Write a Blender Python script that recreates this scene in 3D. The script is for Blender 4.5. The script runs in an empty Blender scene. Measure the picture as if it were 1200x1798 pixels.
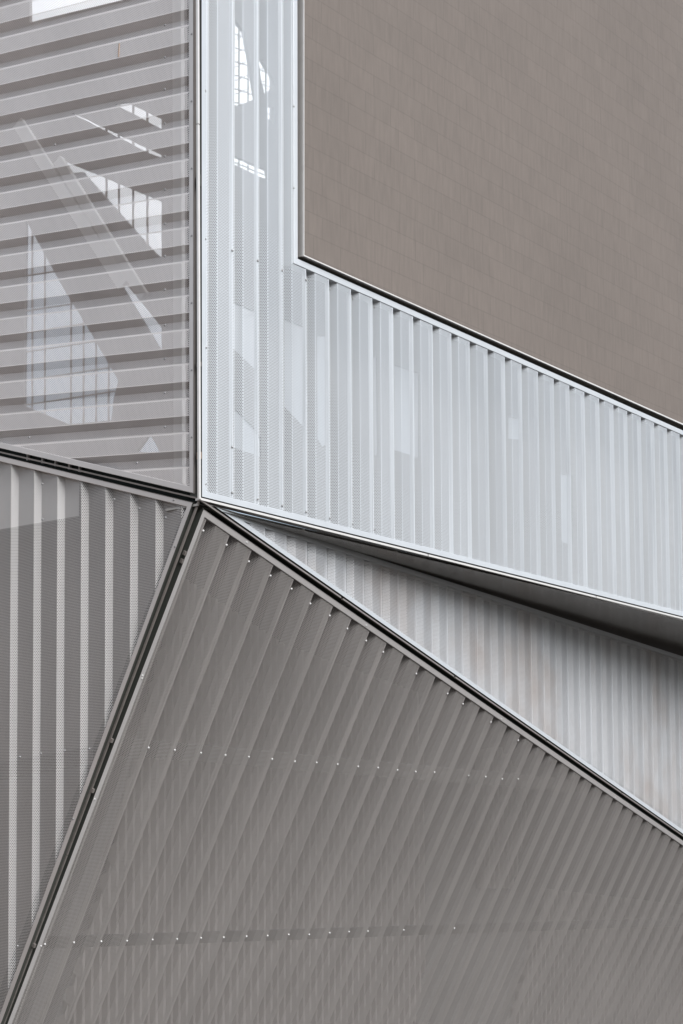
import bpy, math, random
from mathutils import Vector, Matrix
from mathutils.geometry import tessellate_polygon
random.seed(7)
S = bpy.context.scene
COL = S.collection

# ------------------------------------------------------------------ camera
FPX, CX, CY = 3300.0, 600.0, 1220.0          # focal length and principal point, in 1200 x 1798 units
TH, RO = math.radians(5.2), -0.005
CAM = Vector((0, 0, 3.0))
fw = Vector((0, math.cos(TH), math.sin(TH)))
up0 = Vector((0, -math.sin(TH), math.cos(TH)))
rt0 = Vector((1, 0, 0))
RT = rt0 * math.cos(RO) + up0 * math.sin(RO)
UP = up0 * math.cos(RO) - rt0 * math.sin(RO)
cd = bpy.data.cameras.new('camera')
co = bpy.data.objects.new('camera', cd)
COL.objects.link(co)
M3 = Matrix((RT, UP, -fw)).transposed()
co.matrix_world = Matrix.Translation(CAM) @ M3.to_4x4()
cd.sensor_fit = 'VERTICAL'
cd.sensor_height = 36.0
cd.lens = FPX / 1798.0 * 36.0
cd.shift_y = (CY - 899.0) / 1798.0
cd.clip_start, cd.clip_end = 0.1, 5000.0
S.camera = co

# ------------------------------------------------------------------ light
EL, AZ = math.radians(35), math.radians(139)
w = bpy.data.worlds.new('World')
S.world = w
w.use_nodes = True
nt = w.node_tree
sky = nt.nodes.new('ShaderNodeTexSky')
sky.sky_type = 'NISHITA'
sky.sun_disc = False
sky.sun_elevation = EL
sky.sun_rotation = AZ
sky.air_density = 1.0
sky.dust_density = 3.0
sky.ozone_density = 1.0
bg = nt.nodes['Background']
# thin bright cloud drifting over the blue
tc = nt.nodes.new('ShaderNodeTexCoord')
cn = nt.nodes.new('ShaderNodeTexNoise')
cn.inputs['Scale'].default_value = 2.2
cn.inputs['Detail'].default_value = 5
nt.links.new(tc.outputs['Generated'], cn.inputs[0])
cr = nt.nodes.new('ShaderNodeMapRange')
cr.inputs['From Min'].default_value = 0.35
cr.inputs['From Max'].default_value = 0.6
cr.inputs['To Min'].default_value = 0.35
cr.inputs['To Max'].default_value = 0.85
nt.links.new(cn.outputs[0], cr.inputs[0])
cm = nt.nodes.new('ShaderNodeMixRGB')
cm.inputs[2].default_value = (5.6, 6.0, 6.5, 1)
nt.links.new(cr.outputs[0], cm.inputs[0])
nt.links.new(sky.outputs[0], cm.inputs[1])
# added bright patch of sky behind the building, to whiten the openings
dt = nt.nodes.new('ShaderNodeVectorMath'); dt.operation = 'DOT_PRODUCT'
bd = Vector((-0.035, 1.0, 0.44)).normalized()
dt.inputs[1].default_value = bd
nt.links.new(tc.outputs['Generated'], dt.inputs[0])
br_ = nt.nodes.new('ShaderNodeMapRange'); br_.interpolation_type = 'SMOOTHSTEP'
br_.inputs['From Min'].default_value = math.cos(math.radians(10))
br_.inputs['From Max'].default_value = math.cos(math.radians(4))
nt.links.new(dt.outputs['Value'], br_.inputs[0])
cb = nt.nodes.new('ShaderNodeMixRGB')
cb.inputs[2].default_value = (13, 13.4, 14, 1)
nt.links.new(br_.outputs[0], cb.inputs[0])
nt.links.new(cm.outputs[0], cb.inputs[1])
nt.links.new(cb.outputs[0], bg.inputs[0])
bg.inputs[1].default_value = 0.075
sd = bpy.data.lights.new('sun', 'SUN')
sd.energy = 3.0
sd.angle = math.radians(44)
sd.color = (0.97, 0.985, 1.0)
so = bpy.data.objects.new('sun', sd)
COL.objects.link(so)
tosun = Vector((math.sin(AZ) * math.cos(EL), math.cos(AZ) * math.cos(EL), math.sin(EL)))
so.rotation_euler = tosun.to_track_quat('Z', 'Y').to_euler()
so.location = tosun * 60
vs = S.view_settings
vs.view_transform = 'Standard'
vs.look = 'None'
vs.gamma = 1.0
vs.exposure = 0.88
S.render.engine = 'CYCLES'
S.cycles.transparent_max_bounces = 24
S.cycles.max_bounces = 8
S.cycles.caustics_reflective = False
S.cycles.caustics_refractive = False

# ------------------------------------------------------------------ facade planes (real world metres)
Z = Vector((0, 0, 1))


def ray(x, y):
    return RT * ((x - CX) / FPX) - UP * ((y - CY) / FPX) + fw


class Plane:
    def __init__(s, p, n, along):
        """p: point, n: normal towards the street, along: direction the ribs run in."""
        s.p, s.n = p.copy(), n.normalized()
        s.v = (along - s.n * along.dot(s.n)).normalized()
        s.u = s.v.cross(s.n).normalized()
        if s.u.dot(RT) < 0 and abs(s.u.z) < 0.8:
            s.u = -s.u

    def at(s, x, y, d=0.0):
        p = s.p + s.n * d
        r = ray(x, y)
        return CAM + r * ((p - CAM).dot(s.n) / r.dot(s.n))

    def uv(s, P):
        q = P - s.p
        return (q.dot(s.u), q.dot(s.v))

    def px(s, x, y, d=0.0):
        return s.uv(s.at(x, y, d))

    def w(s, u, v, d=0.0):
        return s.p + s.u * u + s.v * v + s.n * d


NODE = CAM + ray(352, 876) * 16.0
hR = ray(3000, 1520); hR.z = 0; hR.normalize()
nB = hR.cross(Z)
PB = Plane(NODE, nB, Z)
rE = ray(-4992.9, 15029.3).normalized()
nE = hR.cross(rE).normalized()
if nE.y > 0: nE = -nE
PE = Plane(NODE, nE, rE)
hF = PE.at(1200, 1468) - NODE; hF.z = 0; hF.normalize()
PF = Plane(NODE, hF.cross(Z), Z)
a1 = ray(-4136, 1090).normalized()
nA = a1.cross(PB.at(349, 0) - NODE).normalized()
if nA.y > 0: nA = -nA
PA = Plane(NODE, nA, a1)
PA.u = PA.v.cross(PA.n).normalized()
if PA.u.z > 0: PA.u = -PA.u                      # u counts downwards across the horizontal ribs
nD = (PA.at(0, 787) - NODE).cross(PE.at(8, 1790) - NODE).normalized()
if nD.y > 0: nD = -nD
PD = Plane(NODE, nD, Z)
PD = Plane(NODE, nD, PD.at(141, 850) - PD.at(138.5, 1400))


# ------------------------------------------------------------------ helpers
def thing(name, label, cat, loc, group=None):
    o = bpy.data.objects.new(name, None)
    COL.objects.link(o)
    o.empty_display_size = 0.3
    o.location = loc
    o['label'] = label
    o['category'] = cat
    if group: o['group'] = group
    return o


def origin(o):
    p = Vector((0, 0, 0))
    while o is not None:
        p += o.location
        o = o.parent
    return p


class MB:
    def __init__(s):
        s.v, s.f, s.uvs = [], [], []

    def face(s, pts, uv=None):
        i = len(s.v)
        s.v += [Vector(p) for p in pts]
        s.f.append(list(range(i, i + len(pts))))
        s.uvs.append(uv or [(0, 0)] * len(pts))

    def box(s, c, ax, ay, az):
        """centre and three half-axes"""
        P = [c + ax * i + ay * j + az * k for i in (-1, 1) for j in (-1, 1) for k in (-1, 1)]
        for q in ((0, 1, 3, 2), (4, 6, 7, 5), (0, 4, 5, 1), (2, 3, 7, 6), (0, 2, 6, 4), (1, 5, 7, 3)):
            s.face([P[k] for k in q])

    def bar(s, p0, p1, n, wid, dep):
        """bar from p0 to p1; its front face lies on the p0-p1 line, n points to the front"""
        d = (p1 - p0)
        t = d.normalized()
        n = (n - t * n.dot(t)).normalized()
        side = t.cross(n)
        s.box((p0 + p1) / 2 - n * dep / 2, d / 2, side * wid / 2, n * dep / 2)

    def build(s, name, m, parent=None, smooth=False):
        o0 = origin(parent)
        me = bpy.data.meshes.new(name)
        me.from_pydata([v - o0 for v in s.v], [], s.f)
        ul = me.uv_layers.new(name='UVMap')
        k = 0
        for fuv in s.uvs:
            for q in fuv:
                ul.data[k].uv = q
                k += 1
        me.materials.append(m)
        me.validate()
        o = bpy.data.objects.new(name, me)
        COL.objects.link(o)
        if parent: o.parent = parent
        return o


def clip(poly, f):
    """keep the side where f(p) >= 0"""
    out = []
    for i, a in enumerate(poly):
        b = poly[(i + 1) % len(poly)]
        fa, fb = f(a), f(b)
        if fa >= 0: out.append(a)
        if (fa >= 0) != (fb >= 0):
            t = fa / (fa - fb)
            out.append((a[0] + (b[0] - a[0]) * t, a[1] + (b[1] - a[1]) * t))
    return out


def area(p):
    return 0.5 * sum(p[i][0] * p[(i + 1) % len(p)][1] - p[(i + 1) % len(p)][0] * p[i][1] for i in range(len(p)))


def inset(poly, wd):
    """move every edge of the polygon inwards by wd"""
    sg = 1 if area(poly) > 0 else -1
    n = len(poly)
    ws = wd if isinstance(wd, (list, tuple)) else [wd] * n
    L = []
    for i in range(n):
        a, b = poly[i], poly[(i + 1) % n]
        dx, dy = b[0] - a[0], b[1] - a[1]
        l = math.hypot(dx, dy)
        nx, ny = -dy / l * sg, dx / l * sg
        L.append(((a[0] + nx * ws[i], a[1] + ny * ws[i]), (dx / l, dy / l), (nx, ny)))
    out = []
    for i in range(n):
        (p, d, m), (q, e, m2) = L[i - 1], L[i]
        cr = d[0] * e[1] - d[1] * e[0]
        if abs(cr) < 1e-4:
            out.append(q)
        else:
            t = ((q[0] - p[0]) * e[1] - (q[1] - p[1]) * e[0]) / cr
            out.append((p[0] + d[0] * t, p[1] + d[1] * t))
    return out


def fit(us):
    """pitch and phase of measured rib positions"""
    n = len(us)
    mk, mu = (n - 1) / 2, sum(us) / n
    b = sum((k - mk) * (u - mu) for k, u in enumerate(us)) / sum((k - mk) ** 2 for k in range(n))
    return b, mu - b * mk


def outline(pl, pts, ground=True):
    poly = [pl.px(x, y) for x, y in pts]
    if ground:
        poly = clip(poly, lambda q: pl.w(q[0], q[1]).z - 0.06)
    return poly


def sheet(pl, poly, pitch, phase, prof, name, m, parent, base=-0.004, lines=(0.0, 0.0)):
    """folded sheet: prof = [(fraction of the pitch, depth)...] starting at 0, periodic.
    lines: widths of the unpunched margins at the start and the end of the outer flat"""
    mb = MB()
    umin, umax = min(p[0] for p in poly), max(p[0] for p in poly)
    k0, k1 = math.floor((umin - phase) / pitch), math.ceil((umax - phase) / pitch)
    pr = [(f * pitch, d, False) for f, d in prof]
    s0, s1 = pr[-1][0], pitch
    if lines[0]: pr[-1] = (s0, 0.0, True)
    if lines[0]: pr.append((s0 + lines[0], 0.0, False))
    if lines[1]: pr.append((s1 - lines[1], 0.0, True))
    pr.append((pitch, pr[0][1], False))
    dev = [0.0]
    for i in range(len(pr) - 1):
        dev.append(dev[-1] + math.hypot(pr[i + 1][0] - pr[i][0], pr[i + 1][1] - pr[i][1]))
    for k in range(k0, k1 + 1):
        jit = random.uniform(-0.0015, 0.0015)
        for i in range(len(pr) - 1):
            ua, ub = phase + k * pitch + pr[i][0], phase + k * pitch + pr[i + 1][0]
            q = clip(clip(poly, lambda p: p[0] - ua), lambda p: ub - p[0])
            if len(q) < 3 or abs(area(q)) < 1e-7: continue
            da, db = pr[i][1], pr[i + 1][1]
            pts, uv = [], []
            for (u, v) in q:
                t = (u - ua) / (ub - ua)
                pts.append(pl.w(u, v, base - (da + (db - da) * t) + (jit if da == db else 0)))
                uv.append((0.008, 0.0) if pr[i][2] else (k * dev[-1] + dev[i] + (dev[i + 1] - dev[i]) * t, v))
            mb.face(pts, uv)
    return mb.build(name, m, parent)


def frame(pl, outer, wd, front, lip, back, name, m, parent):
    inn = inset(outer, wd)
    mb = MB()
    n = len(outer)
    for i in range(n):
        j = (i + 1) % n
        O, O2, I, I2 = outer[i], outer[j], inn[i], inn[j]
        mb.face([pl.w(*O, front), pl.w(*O2, front), pl.w(*I2, front), pl.w(*I, front)])
        mb.face([pl.w(*I, front), pl.w(*I2, front), pl.w(*I2, front - lip), pl.w(*I, front - lip)])
        mb.face([pl.w(*O, front), pl.w(*O2, front), pl.w(*O2, front - back), pl.w(*O, front - back)])
    o = mb.build(name, m, parent)
    o.data.materials.append(M_gapshade)
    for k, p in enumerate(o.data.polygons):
        if k % 3 == 2 and m in (M_frame, M_frameskylit): p.material_index = 1
    bv = o.modifiers.new('weld', 'WELD'); bv.merge_threshold = 0.0005
    bv = o.modifiers.new('edge', 'BEVEL'); bv.width = 0.004; bv.segments = 2; bv.limit_method = 'ANGLE'
    return inn


def holed(pl, poly, holes, d, name, m, parent, thick=0.04):
    """flat board behind the sheet with openings cut through it"""
    loops = [poly] + holes
    flat = [p for L in loops for p in L]
    tri = tessellate_polygon([[Vector((p[0], p[1], 0)) for p in L] for L in loops])
    mb = MB()
    for t in tri:
        mb.face([pl.w(*flat[i], d) for i in t])
        mb.face([pl.w(*flat[i], d - thick) for i in reversed(t)])
    for L in loops:
        for i in range(len(L)):
            a, b = L[i], L[(i + 1) % len(L)]
            mb.face([pl.w(*a, d), pl.w(*b, d), pl.w(*b, d - thick), pl.w(*a, d - thick)])
    return mb.build(name, m, parent)


def rivet_mesh(r, h, m):
    mb = MB()
    ring = [[(math.cos(a * math.pi / 4) * r * k, math.sin(a * math.pi / 4) * r * k) for a in range(8)] for k in (1, 0.75, 0.3)]
    hs = (0, 0.7 * h, h)
    for k in range(2):
        for a in range(8):
            b = (a + 1) % 8
            mb.face([(*ring[k][a], hs[k]), (*ring[k][b], hs[k]), (*ring[k + 1][b], hs[k + 1]), (*ring[k + 1][a], hs[k + 1])])
    mb.face([(*ring[2][a], hs[2]) for a in range(8)])
    me = bpy.data.meshes.new('rivet')
    me.from_pydata([tuple(v) for v in mb.v], [], mb.f)
    me.materials.append(m)
    return me


def rivets(pl, pts, d, me, parent):
    rot = pl.n.to_track_quat('Z', 'Y').to_euler()
    o0 = origin(parent)
    for (x, y) in pts:
        o = bpy.data.objects.new('rivet', me)
        COL.objects.link(o)
        o.parent = parent
        o.location = pl.at(x, y, d) - o0
        o.rotation_euler = rot


# ------------------------------------------------------------------ materials
def mat(name, col, rough=0.5, metal=0.0, spec=0.5, noise=0.06, nscale=3.0, streak=False, bump=0.0, perf=None, radius=0.33, stain=None):
    m = bpy.data.materials.new(name)
    m.use_nodes = True
    t = m.node_tree
    N, L = t.nodes, t.links
    b = N['Principled BSDF']
    b.inputs['Roughness'].default_value = rough
    b.inputs['Metallic'].default_value = metal
    b.inputs['Specular IOR Level'].default_value = spec
    geo = N.new('ShaderNodeNewGeometry')
    mp = N.new('ShaderNodeMapping')
    mp.inputs['Scale'].default_value = (nscale, nscale, nscale * (0.12 if streak else 1))
    L.new(geo.outputs['Position'], mp.inputs[0])
    n1 = N.new('ShaderNodeTexNoise')
    n1.inputs['Scale'].default_value = 1.0
    n1.inputs['Detail'].default_value = 6
    n1.inputs['Roughness'].default_value = 0.62
    L.new(mp.outputs[0], n1.inputs[0])
    mr = N.new('ShaderNodeMapRange')
    mr.inputs['From Min'].default_value = 0.28
    mr.inputs['From Max'].default_value = 0.72
    mr.inputs['To Min'].default_value = 1 - noise
    mr.inputs['To Max'].default_value = 1 + noise
    L.new(n1.outputs[0], mr.inputs[0])
    mul = N.new('ShaderNodeVectorMath'); mul.operation = 'SCALE'
    mul.inputs[0].default_value = col
    L.new(mr.outputs[0], mul.inputs['Scale'])
    L.new(mul.outputs[0], b.inputs['Base Color'])
    if stain:
        n3 = N.new('ShaderNodeTexNoise'); n3.inputs['Scale'].default_value = 0.55; n3.inputs['Detail'].default_value = 8; n3.inputs['Roughness'].default_value = 0.65
        mp3 = N.new('ShaderNodeMapping'); mp3.inputs['Location'].default_value = (3.1, 0.7, 0.4)
        L.new(geo.outputs['Position'], mp3.inputs[0]); L.new(mp3.outputs[0], n3.inputs[0])
        r3 = N.new('ShaderNodeMapRange'); r3.inputs['From Min'].default_value = 0.47; r3.inputs['From Max'].default_value = 0.66; r3.inputs['To Max'].default_value = 0.75
        L.new(n3.outputs[0], r3.inputs[0])
        x3 = N.new('ShaderNodeMixRGB'); x3.inputs[2].default_value = (*stain, 1)
        L.new(r3.outputs[0], x3.inputs[0]); L.new(mul.outputs[0], x3.inputs[1]); L.new(x3.outputs[0], b.inputs['Base Color'])
    if bump:
        bp = N.new('ShaderNodeBump')
        bp.inputs['Strength'].default_value = bump
        bp.inputs['Distance'].default_value = 0.01
        L.new(n1.outputs[0], bp.inputs['Height'])
        L.new(bp.outputs[0], b.inputs['Normal'])
    if perf:
        uv = N.new('ShaderNodeUVMap')
        sc = N.new('ShaderNodeVectorMath'); sc.operation = 'SCALE'
        sc.inputs['Scale'].default_value = 1.0 / perf
        L.new(uv.outputs[0], sc.inputs[0])
        q = math.sqrt(3) / 2
        ds = []
        for off in ((0, 0, 0), (0.5, q, 0)):
            ad = N.new('ShaderNodeVectorMath'); ad.operation = 'ADD'
            ad.inputs[1].default_value = off
            L.new(sc.outputs[0], ad.inputs[0])
            wr = N.new('ShaderNodeVectorMath'); wr.operation = 'WRAP'
            wr.inputs[1].default_value = (0.5, q, 1)
            wr.inputs[2].default_value = (-0.5, -q, -1)
            L.new(ad.outputs[0], wr.inputs[0])
            ln = N.new('ShaderNodeVectorMath'); ln.operation = 'LENGTH'
            L.new(wr.outputs[0], ln.inputs[0])
            ds.append(ln.outputs['Value'])
        mn = N.new('ShaderNodeMath'); mn.operation = 'MINIMUM'
        L.new(ds[0], mn.inputs[0]); L.new(ds[1], mn.inputs[1])
        gt = N.new('ShaderNodeMath'); gt.operation = 'GREATER_THAN'
        gt.inputs[1].default_value = radius
        L.new(mn.outputs[0], gt.inputs[0])
        L.new(gt.outputs[0], b.inputs['Alpha'])
    return m


SILVER = (0.79, 0.745, 0.73)  # one sheet paint; the copies below take each panel's light into their colour
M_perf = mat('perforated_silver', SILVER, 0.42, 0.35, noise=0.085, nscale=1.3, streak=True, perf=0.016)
M_shaded = mat('perforated_shaded_silver', (0.42, 0.392, 0.375), 0.42, 0.35, noise=0.085, nscale=1.3, streak=True, perf=0.016)  # darker copy of the silver sheet; shade of the lean put into colour
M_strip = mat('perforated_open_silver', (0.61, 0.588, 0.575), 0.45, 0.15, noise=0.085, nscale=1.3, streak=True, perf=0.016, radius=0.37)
M_skylit = mat('perforated_skylit_silver', (0.64, 0.66, 0.68), 0.40, 0.5, noise=0.085, nscale=1.3, streak=True, perf=0.016)  # bluer copy of the silver sheet; sky light put into its colour
M_wedge = mat('stained_skylit_silver', (0.56, 0.565, 0.58), 0.44, 0.35, noise=0.10, nscale=1.6, streak=True, perf=0.016, stain=(0.42, 0.365, 0.335))  # sky tint in the colour; brown patches stand for stain and some shade
M_frameskylit = mat('skylit_silver_frame', (0.52, 0.54, 0.56), 0.38, 0.35, noise=0.04, nscale=4)  # bluer copy of the frame metal, sky light painted in
M_frame = mat('silver_frame', (0.55, 0.525, 0.515), 0.38, 0.35, noise=0.04, nscale=4)
M_edge = mat('half_shaded_return', (0.20, 0.18, 0.17), 0.45, 0.3)  # frame metal darkened for the upper-left return, lighter gap shade in its colour
M_gapshade = mat('gap_shaded_metal', (0.065, 0.068, 0.06), 0.45, 0.3)  # dark copy of the frame metal; the gap's shade is in the colour
M_back = mat('cavity_board', (0.20, 0.19, 0.185), 0.8, noise=0.12, nscale=2)
M_palewall = mat('pale_inner_wall', (0.52, 0.495, 0.49), 0.7, noise=0.08, nscale=2)
M_flute = mat('inner_fluted_sheet', (0.44, 0.40, 0.385), 0.5, 0.2, noise=0.1, nscale=2)
M_rail = mat('galvanised_rail', (0.11, 0.105, 0.10), 0.7, 0.0)
M_pale = mat('pale_board', (0.62, 0.61, 0.60), 0.6)
M_brace = mat('white_brace_paint', (0.86, 0.85, 0.84), 0.5)
M_gap = mat('joint_membrane', (0.005, 0.016, 0.013), 0.6, noise=0.3)
M_fin = mat('brushed_fin', (0.72, 0.69, 0.66), 0.3, 0.5, noise=0.06, nscale=8)
M_findull = mat('dull_fin', (0.24, 0.215, 0.20), 0.4, 0.4, noise=0.15, nscale=8)
M_soffit = mat('dark_soffit_metal', (0.44, 0.425, 0.40), 0.22, 0.5, noise=0.2, nscale=2.0)
M_rivet = mat('rivet_steel', (0.60, 0.59, 0.58), 0.35, 0.2)
M_rivdull = mat('rivet_dull', (0.30, 0.30, 0.30), 0.35, 0.5)
M_rust = mat('rust', (0.40, 0.29, 0.22), 0.9)
M_ground = mat('stone_paving', (0.036, 0.031, 0.027), 0.8, noise=0.15, nscale=0.4)
M_stone = mat('brown_stone', (0.26, 0.20, 0.16), 0.85, noise=0.12, nscale=0.5)
M_lattice = mat('roof_lattice_steel', (0.30, 0.31, 0.32), 0.5, 0.2)
M_glass = mat('frosted_glass', (0.55, 0.57, 0.59), 0.3, noise=0.02)
M_glass.node_tree.nodes['Principled BSDF'].inputs['Alpha'].default_value = 0.84
M_veil = mat('milky_glass', (0.50, 0.52, 0.54), 0.3, noise=0.02)
M_veil.node_tree.nodes['Principled BSDF'].inputs['Alpha'].default_value = 0.92
M_tint = mat('tinted_glass', (0.42, 0.46, 0.53), 0.15, noise=0.06, nscale=6)
M_tint.node_tree.nodes['Principled BSDF'].inputs['Alpha'].default_value = 0.36
M_mull = mat('mullion_paint', (0.75, 0.68, 0.64), 0.5)


def screen_mat():
    m = mat('media_mesh', (0.128, 0.107, 0.093), 0.62, 0.0, spec=0.4, noise=0.06, nscale=0.5)
    t = m.node_tree
    N, L = t.nodes, t.links
    b = N['Principled BSDF']
    uv = N.new('ShaderNodeUVMap')
    br = N.new('ShaderNodeTexBrick')
    br.inputs['Color1'].default_value = (1.025, 1.02, 1.02, 1)
    br.inputs['Color2'].default_value = (0.975, 0.975, 0.975, 1)
    br.inputs['Mortar'].default_value = (0.875, 0.87, 0.87, 1)
    br.inputs['Scale'].default_value = 1.0
    br.inputs['Mortar Size'].default_value = 0.008
    br.inputs['Mortar Smooth'].default_value = 0.6
    br.inputs['Brick Width'].default_value = 0.43
    br.inputs['Row Height'].default_value = 0.21
    br.offset = 0.33
    L.new(uv.outputs[0], br.inputs[0])
    # fine woven wires
    mp = N.new('ShaderNodeMapping'); mp.inputs['Scale'].default_value = (26, 3.0, 1)
    L.new(uv.outputs[0], mp.inputs[0])
    n2 = N.new('ShaderNodeTexNoise'); n2.inputs['Scale'].default_value = 1.0; n2.inputs['Detail'].default_value = 4
    L.new(mp.outputs[0], n2.inputs[0])
    mr = N.new('ShaderNodeMapRange')
    mr.inputs['From Min'].default_value = 0.3; mr.inputs['From Max'].default_value = 0.7
    mr.inputs['To Min'].default_value = 0.93; mr.inputs['To Max'].default_value = 1.07
    L.new(n2.outputs[0], mr.inputs[0])
    old = b.inputs['Base Color'].links[0].from_socket
    m1 = N.new('ShaderNodeVectorMath'); m1.operation = 'MULTIPLY'
    L.new(old, m1.inputs[0]); L.new(br.outputs['Color'], m1.inputs[1])
    m2 = N.new('ShaderNodeVectorMath'); m2.operation = 'SCALE'
    L.new(m1.outputs[0], m2.inputs[0]); L.new(mr.outputs[0], m2.inputs['Scale'])
    L.new(m2.outputs[0], b.inputs['Base Color'])
    return m


M_screen = screen_mat()
RIV = rivet_mesh(0.012, 0.010, M_rivet)
RIVD = rivet_mesh(0.012, 0.010, M_rivdull)

# ------------------------------------------------------------------ ground
mb = MB()
mb.face([(-900, -900, 0), (900, -900, 0), (900, 1500, 0), (-900, 1500, 0)])
g = mb.build('ground', M_ground)
g['kind'] = 'structure'

# added out of view: a stone block bouncing warm light onto left-facing panels
for (x0, x1, y0, y1, h, lab) in ((-34, -14, -30, 40, 8, 'unseen dark brown stone block added on the left to bounce light'),):
    t = thing('bounce_building', lab, 'building', ((x0 + x1) / 2, (y0 + y1) / 2, 0))
    mb = MB()
    mb.box(Vector(((x0 + x1) / 2, (y0 + y1) / 2, h / 2)), Vector(((x1 - x0) / 2, 0, 0)), Vector((0, (y1 - y0) / 2, 0)), Z * (h / 2))
    mb.build('wall', M_stone, t)
    mb = MB()
    mb.box(Vector(((x0 + x1) / 2, (y0 + y1) / 2, h + 0.25)), Vector(((x1 - x0) / 2 + 0.3, 0, 0)), Vector((0, (y1 - y0) / 2 + 0.3, 0)), Z * 0.25)
    mb.build('cornice', M_stone, t)

GRP = 'perforated facade panels'

# ------------------------------------------------------------------ panel with level ribs (upper left)
OA = outline(PA, [(341, 866), (339.5, -400), (-500, -400), (-500, 669)])
tA = thing('facade_panel', 'perforated silver panel with level ribs, bright window shapes showing through it', 'facade panel', PA.w(0, 0) - Z * 0.2, GRP)
inA = frame(PA, OA, 0.05, 0.004, 0.13, 0.13, 'frame', M_frame, tA)
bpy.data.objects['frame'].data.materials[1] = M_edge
pA, fA = fit([PA.px(334, y)[0] for y in (17, 74, 132, 190, 248, 308, 368, 429, 487, 547, 608, 671, 732)])
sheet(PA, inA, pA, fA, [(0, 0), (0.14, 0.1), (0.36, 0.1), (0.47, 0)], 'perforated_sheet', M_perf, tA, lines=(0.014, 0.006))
# ------------------------------------------------------------------ panel with upright ribs (lower left)
OD = outline(PD, [(340, 882), (-102, 2080), (-500, 2080), (-500, 680)])
tD = thing('facade_panel', 'perforated silver panel with bright upright stripes, below the level-ribbed panel', 'facade panel', PD.w(0, 0) - Z * 5.9, GRP)
inD = frame(PD, OD, 0.05, 0.004, 0.10, 0.11, 'frame', M_frame, tD)
pD, fD = fit([PD.px(x, 900)[0] for x in (19.5, 60, 100, 141, 185, 229, 273, 319)])
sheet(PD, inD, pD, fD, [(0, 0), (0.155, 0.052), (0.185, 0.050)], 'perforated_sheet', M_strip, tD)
# ------------------------------------------------------------------ bluish panel wrapping the screen
OB = outline(PB, [(354, 872), (1200, 1082), (1700, 1206), (1700, 977), (1200, 757), (522, 455), (521, -400), (354, -400)])
tB = thing('facade_panel', 'pale bluish perforated panel with upright ribs wrapping the taupe screen', 'facade panel', PB.w(0, 0), GRP)
inB = frame(PB, OB, 0.055, 0.004, 0.12, 0.13, 'frame', M_frameskylit, tB)
eB = [537, 578, 617, 655, 691, 727, 762, 794, 825, 856, 887, 916, 944, 972.5, 1000, 1027, 1052, 1077, 1102, 1125, 1149, 1173, 1195]
pB, fB = fit([PB.px(x, 457 + (x - 522) * .445 + 10)[0] for x in eB])
sheet(PB, inB, pB, fB, [(0, 0), (0.05, 0.062), (0.28, 0.062), (0.38, 0)], 'perforated_sheet', M_skylit, tB, lines=(0.008, 0.010))
# ------------------------------------------------------------------ big leaning panel (bottom)
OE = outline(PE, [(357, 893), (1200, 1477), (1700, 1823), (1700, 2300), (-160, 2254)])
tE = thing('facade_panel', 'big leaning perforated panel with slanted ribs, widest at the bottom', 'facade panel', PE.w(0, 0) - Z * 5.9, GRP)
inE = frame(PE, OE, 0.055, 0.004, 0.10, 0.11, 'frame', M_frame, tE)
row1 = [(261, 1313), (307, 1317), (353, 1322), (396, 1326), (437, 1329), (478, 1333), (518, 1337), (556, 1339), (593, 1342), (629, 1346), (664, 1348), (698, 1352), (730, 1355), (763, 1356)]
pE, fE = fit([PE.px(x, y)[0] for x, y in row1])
sheet(PE, inE, pE, fE, [(0, 0), (0.05, 0.075), (0.28, 0.075), (0.40, 0)], 'perforated_sheet', M_shaded, tE, lines=(0, 0.009))
# ------------------------------------------------------------------ wedge panel (right, under the soffit)
OF = outline(PF, [(376, 889), (1200, 1464), (1700, 1813), (1700, 1312), (1200, 1153.5)])
tF = thing('facade_panel', 'wedge of perforated panel under the dark soffit, fine upright ribs', 'facade panel', PF.w(0, 0) - Z * 0.5, GRP)
inF = frame(PF, OF, 0.05, 0.004, 0.10, 0.11, 'frame', M_frameskylit, tF)
pF, fF = fit([PF.px(x, 880 + (x - 372) * .33 + 15)[0] for x in (428, 466, 504, 539, 574, 608, 641, 672)])
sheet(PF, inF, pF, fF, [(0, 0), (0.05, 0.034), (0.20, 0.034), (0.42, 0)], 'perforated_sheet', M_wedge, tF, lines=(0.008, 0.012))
print('PITCH', pA, pD, pB, pE, pF)

# ------------------------------------------------------------------ what stands behind the sheets
def poly_px(pl, pts, d):
    return [pl.px(x, y, d) for x, y in pts]


dA = -0.75
holesA = [
    [(52, -120), (52, 40), (78, 33), (215, 0), (300, -24), (330, -120)],
    [(200, 182), (222, 179), (262, 199), (284, 209), (284, 227), (262, 215)],
    [(125, 199), (130, 199), (262, 262), (284, 272), (284, 277), (260, 268)],
    [(110, 282), (145, 296), (262, 345), (284, 355), (284, 455), (268, 440), (145, 302), (118, 305)],
    [(45, 385), (60, 412), (108, 500), (160, 585), (208, 668), (200, 700), (196, 738), (120, 745), (42, 712)],
    [(200, 481), (212, 488), (240, 520), (284, 575), (284, 620), (262, 583)],
    [(262, 762), (272, 776), (281, 795), (240, 793)],
]
hA = [poly_px(PA, h, dA) for h in holesA]
bA = poly_px(PA, [(340, 875), (346, -420), (-520, -420), (-520, 660)], dA)
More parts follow.
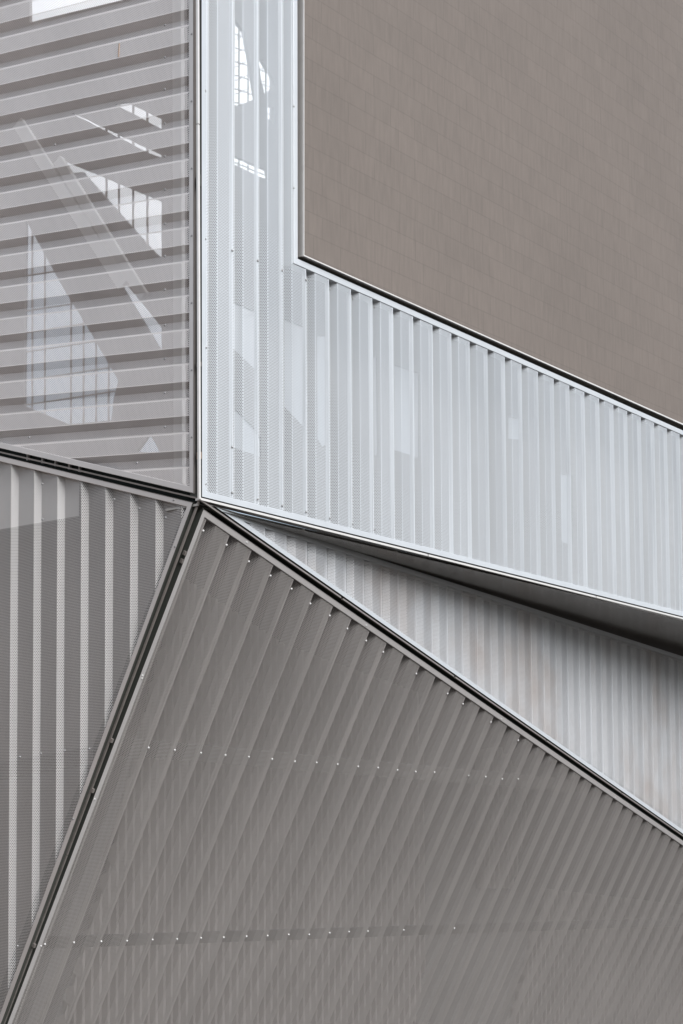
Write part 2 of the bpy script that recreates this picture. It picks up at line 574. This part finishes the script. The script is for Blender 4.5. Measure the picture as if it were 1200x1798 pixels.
# the first opening is inside the board only if it stays below the board's top edge
holed(PA, bA, hA, dA, 'backing_wall', M_palewall, tA)
for h in hA[1:]:
    gl = MB()
    gl.face([PA.w(u, v, dA - 0.02) for u, v in h])
    gl.build('window_pane', M_tint, tA)
mull = MB()
dm = dA - 0.012
for x in (56, 78, 124, 146, 168, 190):
    mull.bar(PA.at(x, 360, dm), PA.at(x, 770, dm), PA.n, 0.009, 0.02)
for y in (478, 540, 578, 612, 662, 705):
    mull.bar(PA.at(30, y + 8, dm), PA.at(225, y - 22, dm), PA.n, 0.009, 0.02)
for x in (186, 208, 233, 258):
    mull.bar(PA.at(x, 150, dm), PA.at(x, 480, dm), PA.n, 0.012, 0.02)
mull.build('mullion_grid', M_mull, tA)
brc = MB()
for (a, b, wd) in (((30, 215), (215, 500), 0.12), ((100, 280), (250, 520), 0.10), ((309, -380), (313, 850), 0.10)):
    brc.bar(PA.at(*a, -0.45), PA.at(*b, -0.45), PA.n, wd, 0.05)
brc.build('brace', M_brace, tA)

dB = -0.62
holesB = [
    [(413, 33), (421, 45), (430, 55), (440, 110), (450, 175), (432, 180), (420, 187), (412, 184)],
    [(455, 108), (462, 106), (473, 125), (482, 140), (482, 150), (475, 160), (465, 165), (458, 135)],
    [(469, 189), (482, 187), (482, 219), (470, 207)],
    [(444, 200), (450, 196), (454, 204)],
    [(412, 273), (436, 284), (470, 299), (474, 318), (450, 307), (412, 289)],
    [(410, 530), (452, 548), (452, 652), (410, 612)],
    [(412, 716), (448, 752), (459, 770), (459, 802), (411, 786)],
    [(500, 560), (536, 575), (536, 752), (500, 714)],
    [(557, 590), (576, 590), (576, 780), (566, 784), (558, 770)],
    [(656, 628), (663, 626), (665, 800), (658, 798)],
    [(693, 640), (737, 656), (737, 805), (693, 790)],
    [(893, 732), (920, 736), (920, 773), (893, 770)],
    [(985, 832), (1006, 834), (1006, 960), (986, 950)],
]
hB = [poly_px(PB, h, dB) for h in holesB]
bB = poly_px(PB, [(350, 880), (1210, 1092), (1710, 1215), (1710, -420), (350, -420)], dB)
holed(PB, bB, hB, dB, 'backing_wall', M_back, tB)
lat = MB()
dl = dB - 0.15
for i in range(7):
    y = 48 + i * 24
    lat.bar(PB.at(404, y + 8, dl), PB.at(492, y + 38, dl), PB.n, 0.007, 0.015)
    lat.bar(PB.at(404, y + 26, dl), PB.at(492, y - 14, dl), PB.n, 0.007, 0.015)
for x in (421, 437, 468, 476):
    lat.bar(PB.at(x, 25, dl), PB.at(x, 330, dl), PB.n, 0.007, 0.015)
lat.bar(PB.at(404, 281, dl), PB.at(492, 318, dl), PB.n, 0.006, 0.015)
lat.build('roof_lattice', M_lattice, tB)
for k, h in enumerate(hB[5:]):
    gl = MB()
    gl.face([PB.w(u, v, dB - 0.02) for u, v in h])
    gl.build('window_pane', M_glass if k < 4 else M_veil, tB)
mw = MB()
for (a, b) in (((424, 530), (424, 660)), ((404, 556), (460, 552)), ((516, 560), (516, 760)), ((496, 690), (540, 692)), ((552, 628), (580, 624)), ((552, 682), (580, 680)), ((426, 720), (426, 800)), ((404, 765), (465, 762))):
    mw.bar(PB.at(*a, dB - 0.06), PB.at(*b, dB - 0.06), PB.n, 0.014, 0.03)
mw.build('window_frame', M_mull, tB)

# boards and rails behind the three lower panels
mb = MB()
d = -0.5
q = [(350, 874), (-110, 2120), (-520, 2120), (-520, 660)]
mb.face([PD.at(x, y, d) for x, y in q])
mb.build('backing_wall', M_back, tD)
mb = MB()
d = -0.085
mb.face([PD.at(x, y, d) for x, y in ((-500, 690), (-500, 1040), (0, 930), (139, 906), (139, 845), (0, 806))])
mb.build('pale_board', M_pale, tD)
mb = MB()
mb.bar(PD.at(-500, 1440, -0.09), PD.at(160, 1326, -0.09), PD.n, 0.15, 0.06)
mb.build('rail', M_rail, tD)

mb = MB()
PEb = Plane(NODE - nB * 4.0, nB, Z)
eb = outline(PEb, [(350, 890), (1210, 1480), (1720, 1830), (1720, 2000), (-200, 2240)])
mb.face([PEb.w(u, v, 0) for u, v in eb])
mb.build('backing_wall', M_back, tE)
# inner fluted skin: its flutes run straight down the slope, not along the outer ribs
PEi = Plane(NODE - nB * 3.9, nB, Z)
fl1 = [PEi.px(x, y) for x, y in ((320, 1010), (500, 1130), (735, 1215), (745, 1330), (748, 1700), (700, 1960), (60, 1960), (200, 1500))]
fl2 = [PEi.px(x, y) for x, y in ((842, 1318), (880, 1310), (928, 1375), (925, 1440), (905, 1560), (845, 1560))]
fl3 = [PEi.px(x, y) for x, y in ((960, 1560), (1300, 1600), (1300, 1960), (860, 1960))]
for k, f in enumerate((fl1, fl2, fl3)):
    sheet(PEi, f, 0.13, 0.0, [(0, 0), (0.2, 0.10), (0.5, 0.10), (0.7, 0)], 'fluted_skin', M_flute, tE)
mb = MB()
mb.bar(PE.at(207, 1311, -0.085), PE.at(1030, 1381, -0.085), PE.n, 0.17, 0.012)
mb.build('rail', M_rail, tE)
mb = MB()
mb.bar(PE.at(82, 1655, -0.085), PE.at(1400, 1612, -0.085), PE.n, 0.13, 0.012)
mb.build('rail', M_rail, tE)

mb = MB()
d = -0.45
mb.face([PF.at(x, y, d) for x, y in ((362, 884), (1205, 1476), (1710, 1826), (1710, 1290), (1205, 1130))])
mb.build('backing_wall', M_back, tF)

# ------------------------------------------------------------------ rivets
rA = [(290, y) for y in (44, 101, 157, 217, 275, 333, 393, 450, 509, 571, 630, 690, 750)]
rA += [(97, 254), (52, 768), (241, 813)] + [(337.5, 60 + 118 * i) for i in range(7)]
rivets(PA, rA, 0.0, RIVD, tA)
rB = []
for k, x in enumerate((408, 453, 496, 538, 580, 620, 658)):
    rB.append((x, 440 + (x - 408) * 0.40))
    rB.append((x, 865 + (x - 408) * 0.262))
rB += [(408, 785), (361, 160), (361, 420), (362, 610), (361, 850), (516, 187), (516, 330)]
rivets(PB, rB, 0.0, RIVD, tB)
r2 = [(79, 1658), (130, 1655), (178, 1653), (223, 1652), (268, 1650), (311, 1649), (353, 1647), (393, 1646), (433, 1644), (470, 1643), (507, 1641), (543, 1641), (579, 1638), (613, 1636), (646, 1635), (709, 1633), (798, 1630)]
r3 = [(357, 932), (398, 957), (437, 986), (475, 1011), (512, 1034), (545, 1060), (579, 1081), (610, 1104), (643, 1125), (673, 1145), (731, 1183), (786, 1218), (813, 1236), (862, 1268), (910, 1300)]
rE_ = [(433, 952), (643, 1098), (880, 1262), (1080, 1400), (250, 1186), (249, 1191), (166, 1403), (72, 1661)] + row1 + [(823, 1362), (853, 1364), (882, 1368), (910, 1368)] + r2 + r3
rivets(PE, rE_, 0.0, RIV, tE)
rD = [(35, 1329), (72, 1323), (114, 1318), (157, 1315), (75, 850), (75, 912), (201, 877), (245, 893), (291, 909), (31, 1661), (306, 878), (308, 960), (129, 1438)]
rivets(PD, rD, 0.0, RIVD, tD)
mb = MB()
mb.box(PA.at(209, 88, 0.0), PA.u * 0.062, PA.v * 0.004, PA.n * 0.003)
mb.build('rust_streak', M_rust, tA)

# ------------------------------------------------------------------ big screen
OC = outline(PB, [(527, 451), (1200, 749), (1700, 970), (1700, -400), (527, -400)])
tC = thing('media_screen', 'large taupe mesh screen with faint tile seams and thin bright edging', 'screen', PB.w(*OC[0]))
mb = MB()
inC = inset(OC, 0.0155)
front = 0.035
mb.face([PB.w(u, v, front) for u, v in inC], [(u, v) for u, v in inC])
for i in range(len(inC)):
    a, b = inC[i], inC[(i + 1) % len(inC)]
    mb.face([PB.w(*a, front), PB.w(*b, front), PB.w(*b, front - 0.2), PB.w(*a, front - 0.2)])
mb.build('mesh_face', M_screen, tC)
frame(PB, OC, 0.015, front + 0.008, 0.03, 0.14, 'edge_trim', M_fin, tC)
mb = MB()
pc = poly_px(PB, [(514, 465), (1200, 772), (1705, 985), (1705, -410), (514, -410)], -0.175)
mb.face([PB.w(u, v, -0.175) for u, v in pc])
mb.build('recess_lining', M_gap, tC)

# ------------------------------------------------------------------ soffit
zs = NODE.z - 0.055
nb = PB.uv(NODE)
f0, f1 = PB.at(353, 878.5), PB.at(1720, 1221)
mb = MB()
NS = 14
for k in range(NS):
    t0, t1 = k / NS, (k + 1) / NS
    a0 = PB.p + (f1 - f0) * t0 - PB.n * 0.03
    a1_ = PB.p + (f1 - f0) * t1 - PB.n * 0.03
    for P in (a0, a1_): P.z = zs
    def back(P):
        l = (P - NODE).dot(hF) / hR.dot(hF)
        return NODE + hF * (P - NODE).length - PF.n * 0.4
    b0, b1 = back(a0), back(a1_)
    for P in (b0, b1): P.z = zs
    g = (a1_ - a0).normalized() * 0.002
    top = Z * 0.02
    mb.face([a0 + g, a1_ - g, b1 - g, b0 + g])
    mb.face([a0 + g + top, b0 + g + top, b1 - g + top, a1_ - g + top])
    mb.face([a0 + g, b0 + g, b0 + g + top, a0 + g + top])
    mb.face([a1_ - g, a1_ - g + top, b1 - g + top, b1 - g])
tS = thing('soffit', 'dark glossy metal soffit under the lower edge of the bluish panel', 'soffit', NODE - Z * 0.035)
mb.build('metal_sheet', M_soffit, tS)
mb = MB()
e0, e1 = PB.at(353, 875.8, 0.006), PB.at(1720, 1214.8, 0.006)
n = 6
for k in range(n):
    p0, p1 = e0.lerp(e1, k / n), e0.lerp(e1, (k + 1) / n - 0.0008)
    mb.bar(p0, p1, PB.n, 0.020, 0.06)
mb.build('edge_trim', M_fin, tS)


# ------------------------------------------------------------------ joints between the panels
def joint(label, sides, fins):
    """sides: (plane, pixel quad, depth) of the dark channel; fins: (plane, a, b, width, proud, material)"""
    t = thing('panel_joint', label, 'joint', NODE - Z * 0.02)
    mb = MB()
    for pl, q, d in sides:
        mb.face([pl.at(x, y, d) for x, y in q])
    mb.build('channel', M_gap, t)
    mb = MB()
    for pl, a, b, wd, pr, dp in fins:
        P0, P1 = pl.at(*a, pr), pl.at(*b, pr)
        n = max(1, int((P1 - P0).length / 2.4))
        for k in range(n):
            mb.bar(P0.lerp(P1, k / n), P0.lerp(P1, (k + 1) / n - 0.0012), pl.n, wd, dp)
    return t, mb


t, mb = joint('dark slanting gap between the two left panels, thin fin inside', [(PA, [(352, 862), (352, 890), (-520, 690), (-520, 655)], -0.135)],
              [(PA, (350, 875.5), (-520, 672), 0.014, -0.01, 0.02)])
mb.build('fin', M_findull, t)
for (x, y) in ((50, 802.5), (76, 808), (99, 813), (123, 818.5), (141, 823)):
    mc = MB()
    mc.box(PA.at(x, y, -0.11), PA.v * 0.012, PA.u * 0.03, PA.n * 0.012)
    mc.build('clip', M_brace, t)
t, mb = joint('upright gap between the level-ribbed and bluish panels, pale fin inside',
              [(PA, [(330, 880), (351, 880), (348, -420), (328, -420)], -0.135), (PB, [(351, 876), (364, 876), (362, -420), (348, -420)], -0.135)],
              [(PB, (351.8, 876), (347.5, -420), 0.022, 0.005, 0.02)])
mb.build('fin', M_fin, t)
for (y, h, mt) in ((318, 0.05, M_gapshade), (640, 0.02, M_findull), (800, 0.03, M_rust)):
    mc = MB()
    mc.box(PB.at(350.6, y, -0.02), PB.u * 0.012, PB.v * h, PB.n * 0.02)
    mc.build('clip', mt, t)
t, mb = joint('steep dark gap between the striped and leaning panels, thin fin inside',
              [(PD, [(330, 880), (353, 876), (-125, 2150), (-160, 2150)], -0.115), (PE, [(353, 876), (366, 895), (-90, 2110), (-120, 2130)], -0.115)],
              [(PE, (351.5, 879), (-95, 2074), 0.013, -0.015, 0.02)])
mb.build('fin', M_findull, t)
for (x, y) in ((325, 971), (320, 985), (196, 1300), (163, 1388), (60, 1660)):
    mc = MB()
    mc.box(PE.at(x, y, -0.01), PE.u * 0.012, PE.v * 0.018, PE.n * 0.014)
    mc.build('clip', M_findull, t)
t, mb = joint('long diagonal gap between wedge and leaning panels, thin fin inside',
              [(PE, [(352, 876), (352, 905), (1200, 1492), (1705, 1840), (1705, 1822), (1200, 1468)], -0.115),
               (PF, [(352, 876), (1200, 1468), (1705, 1822), (1705, 1790), (1200, 1450)], -0.115)],
              [(PF, (353, 877.5), (1705, 1819.5), 0.016, 0.0, 0.02)])
mb.build('fin', M_findull, t)
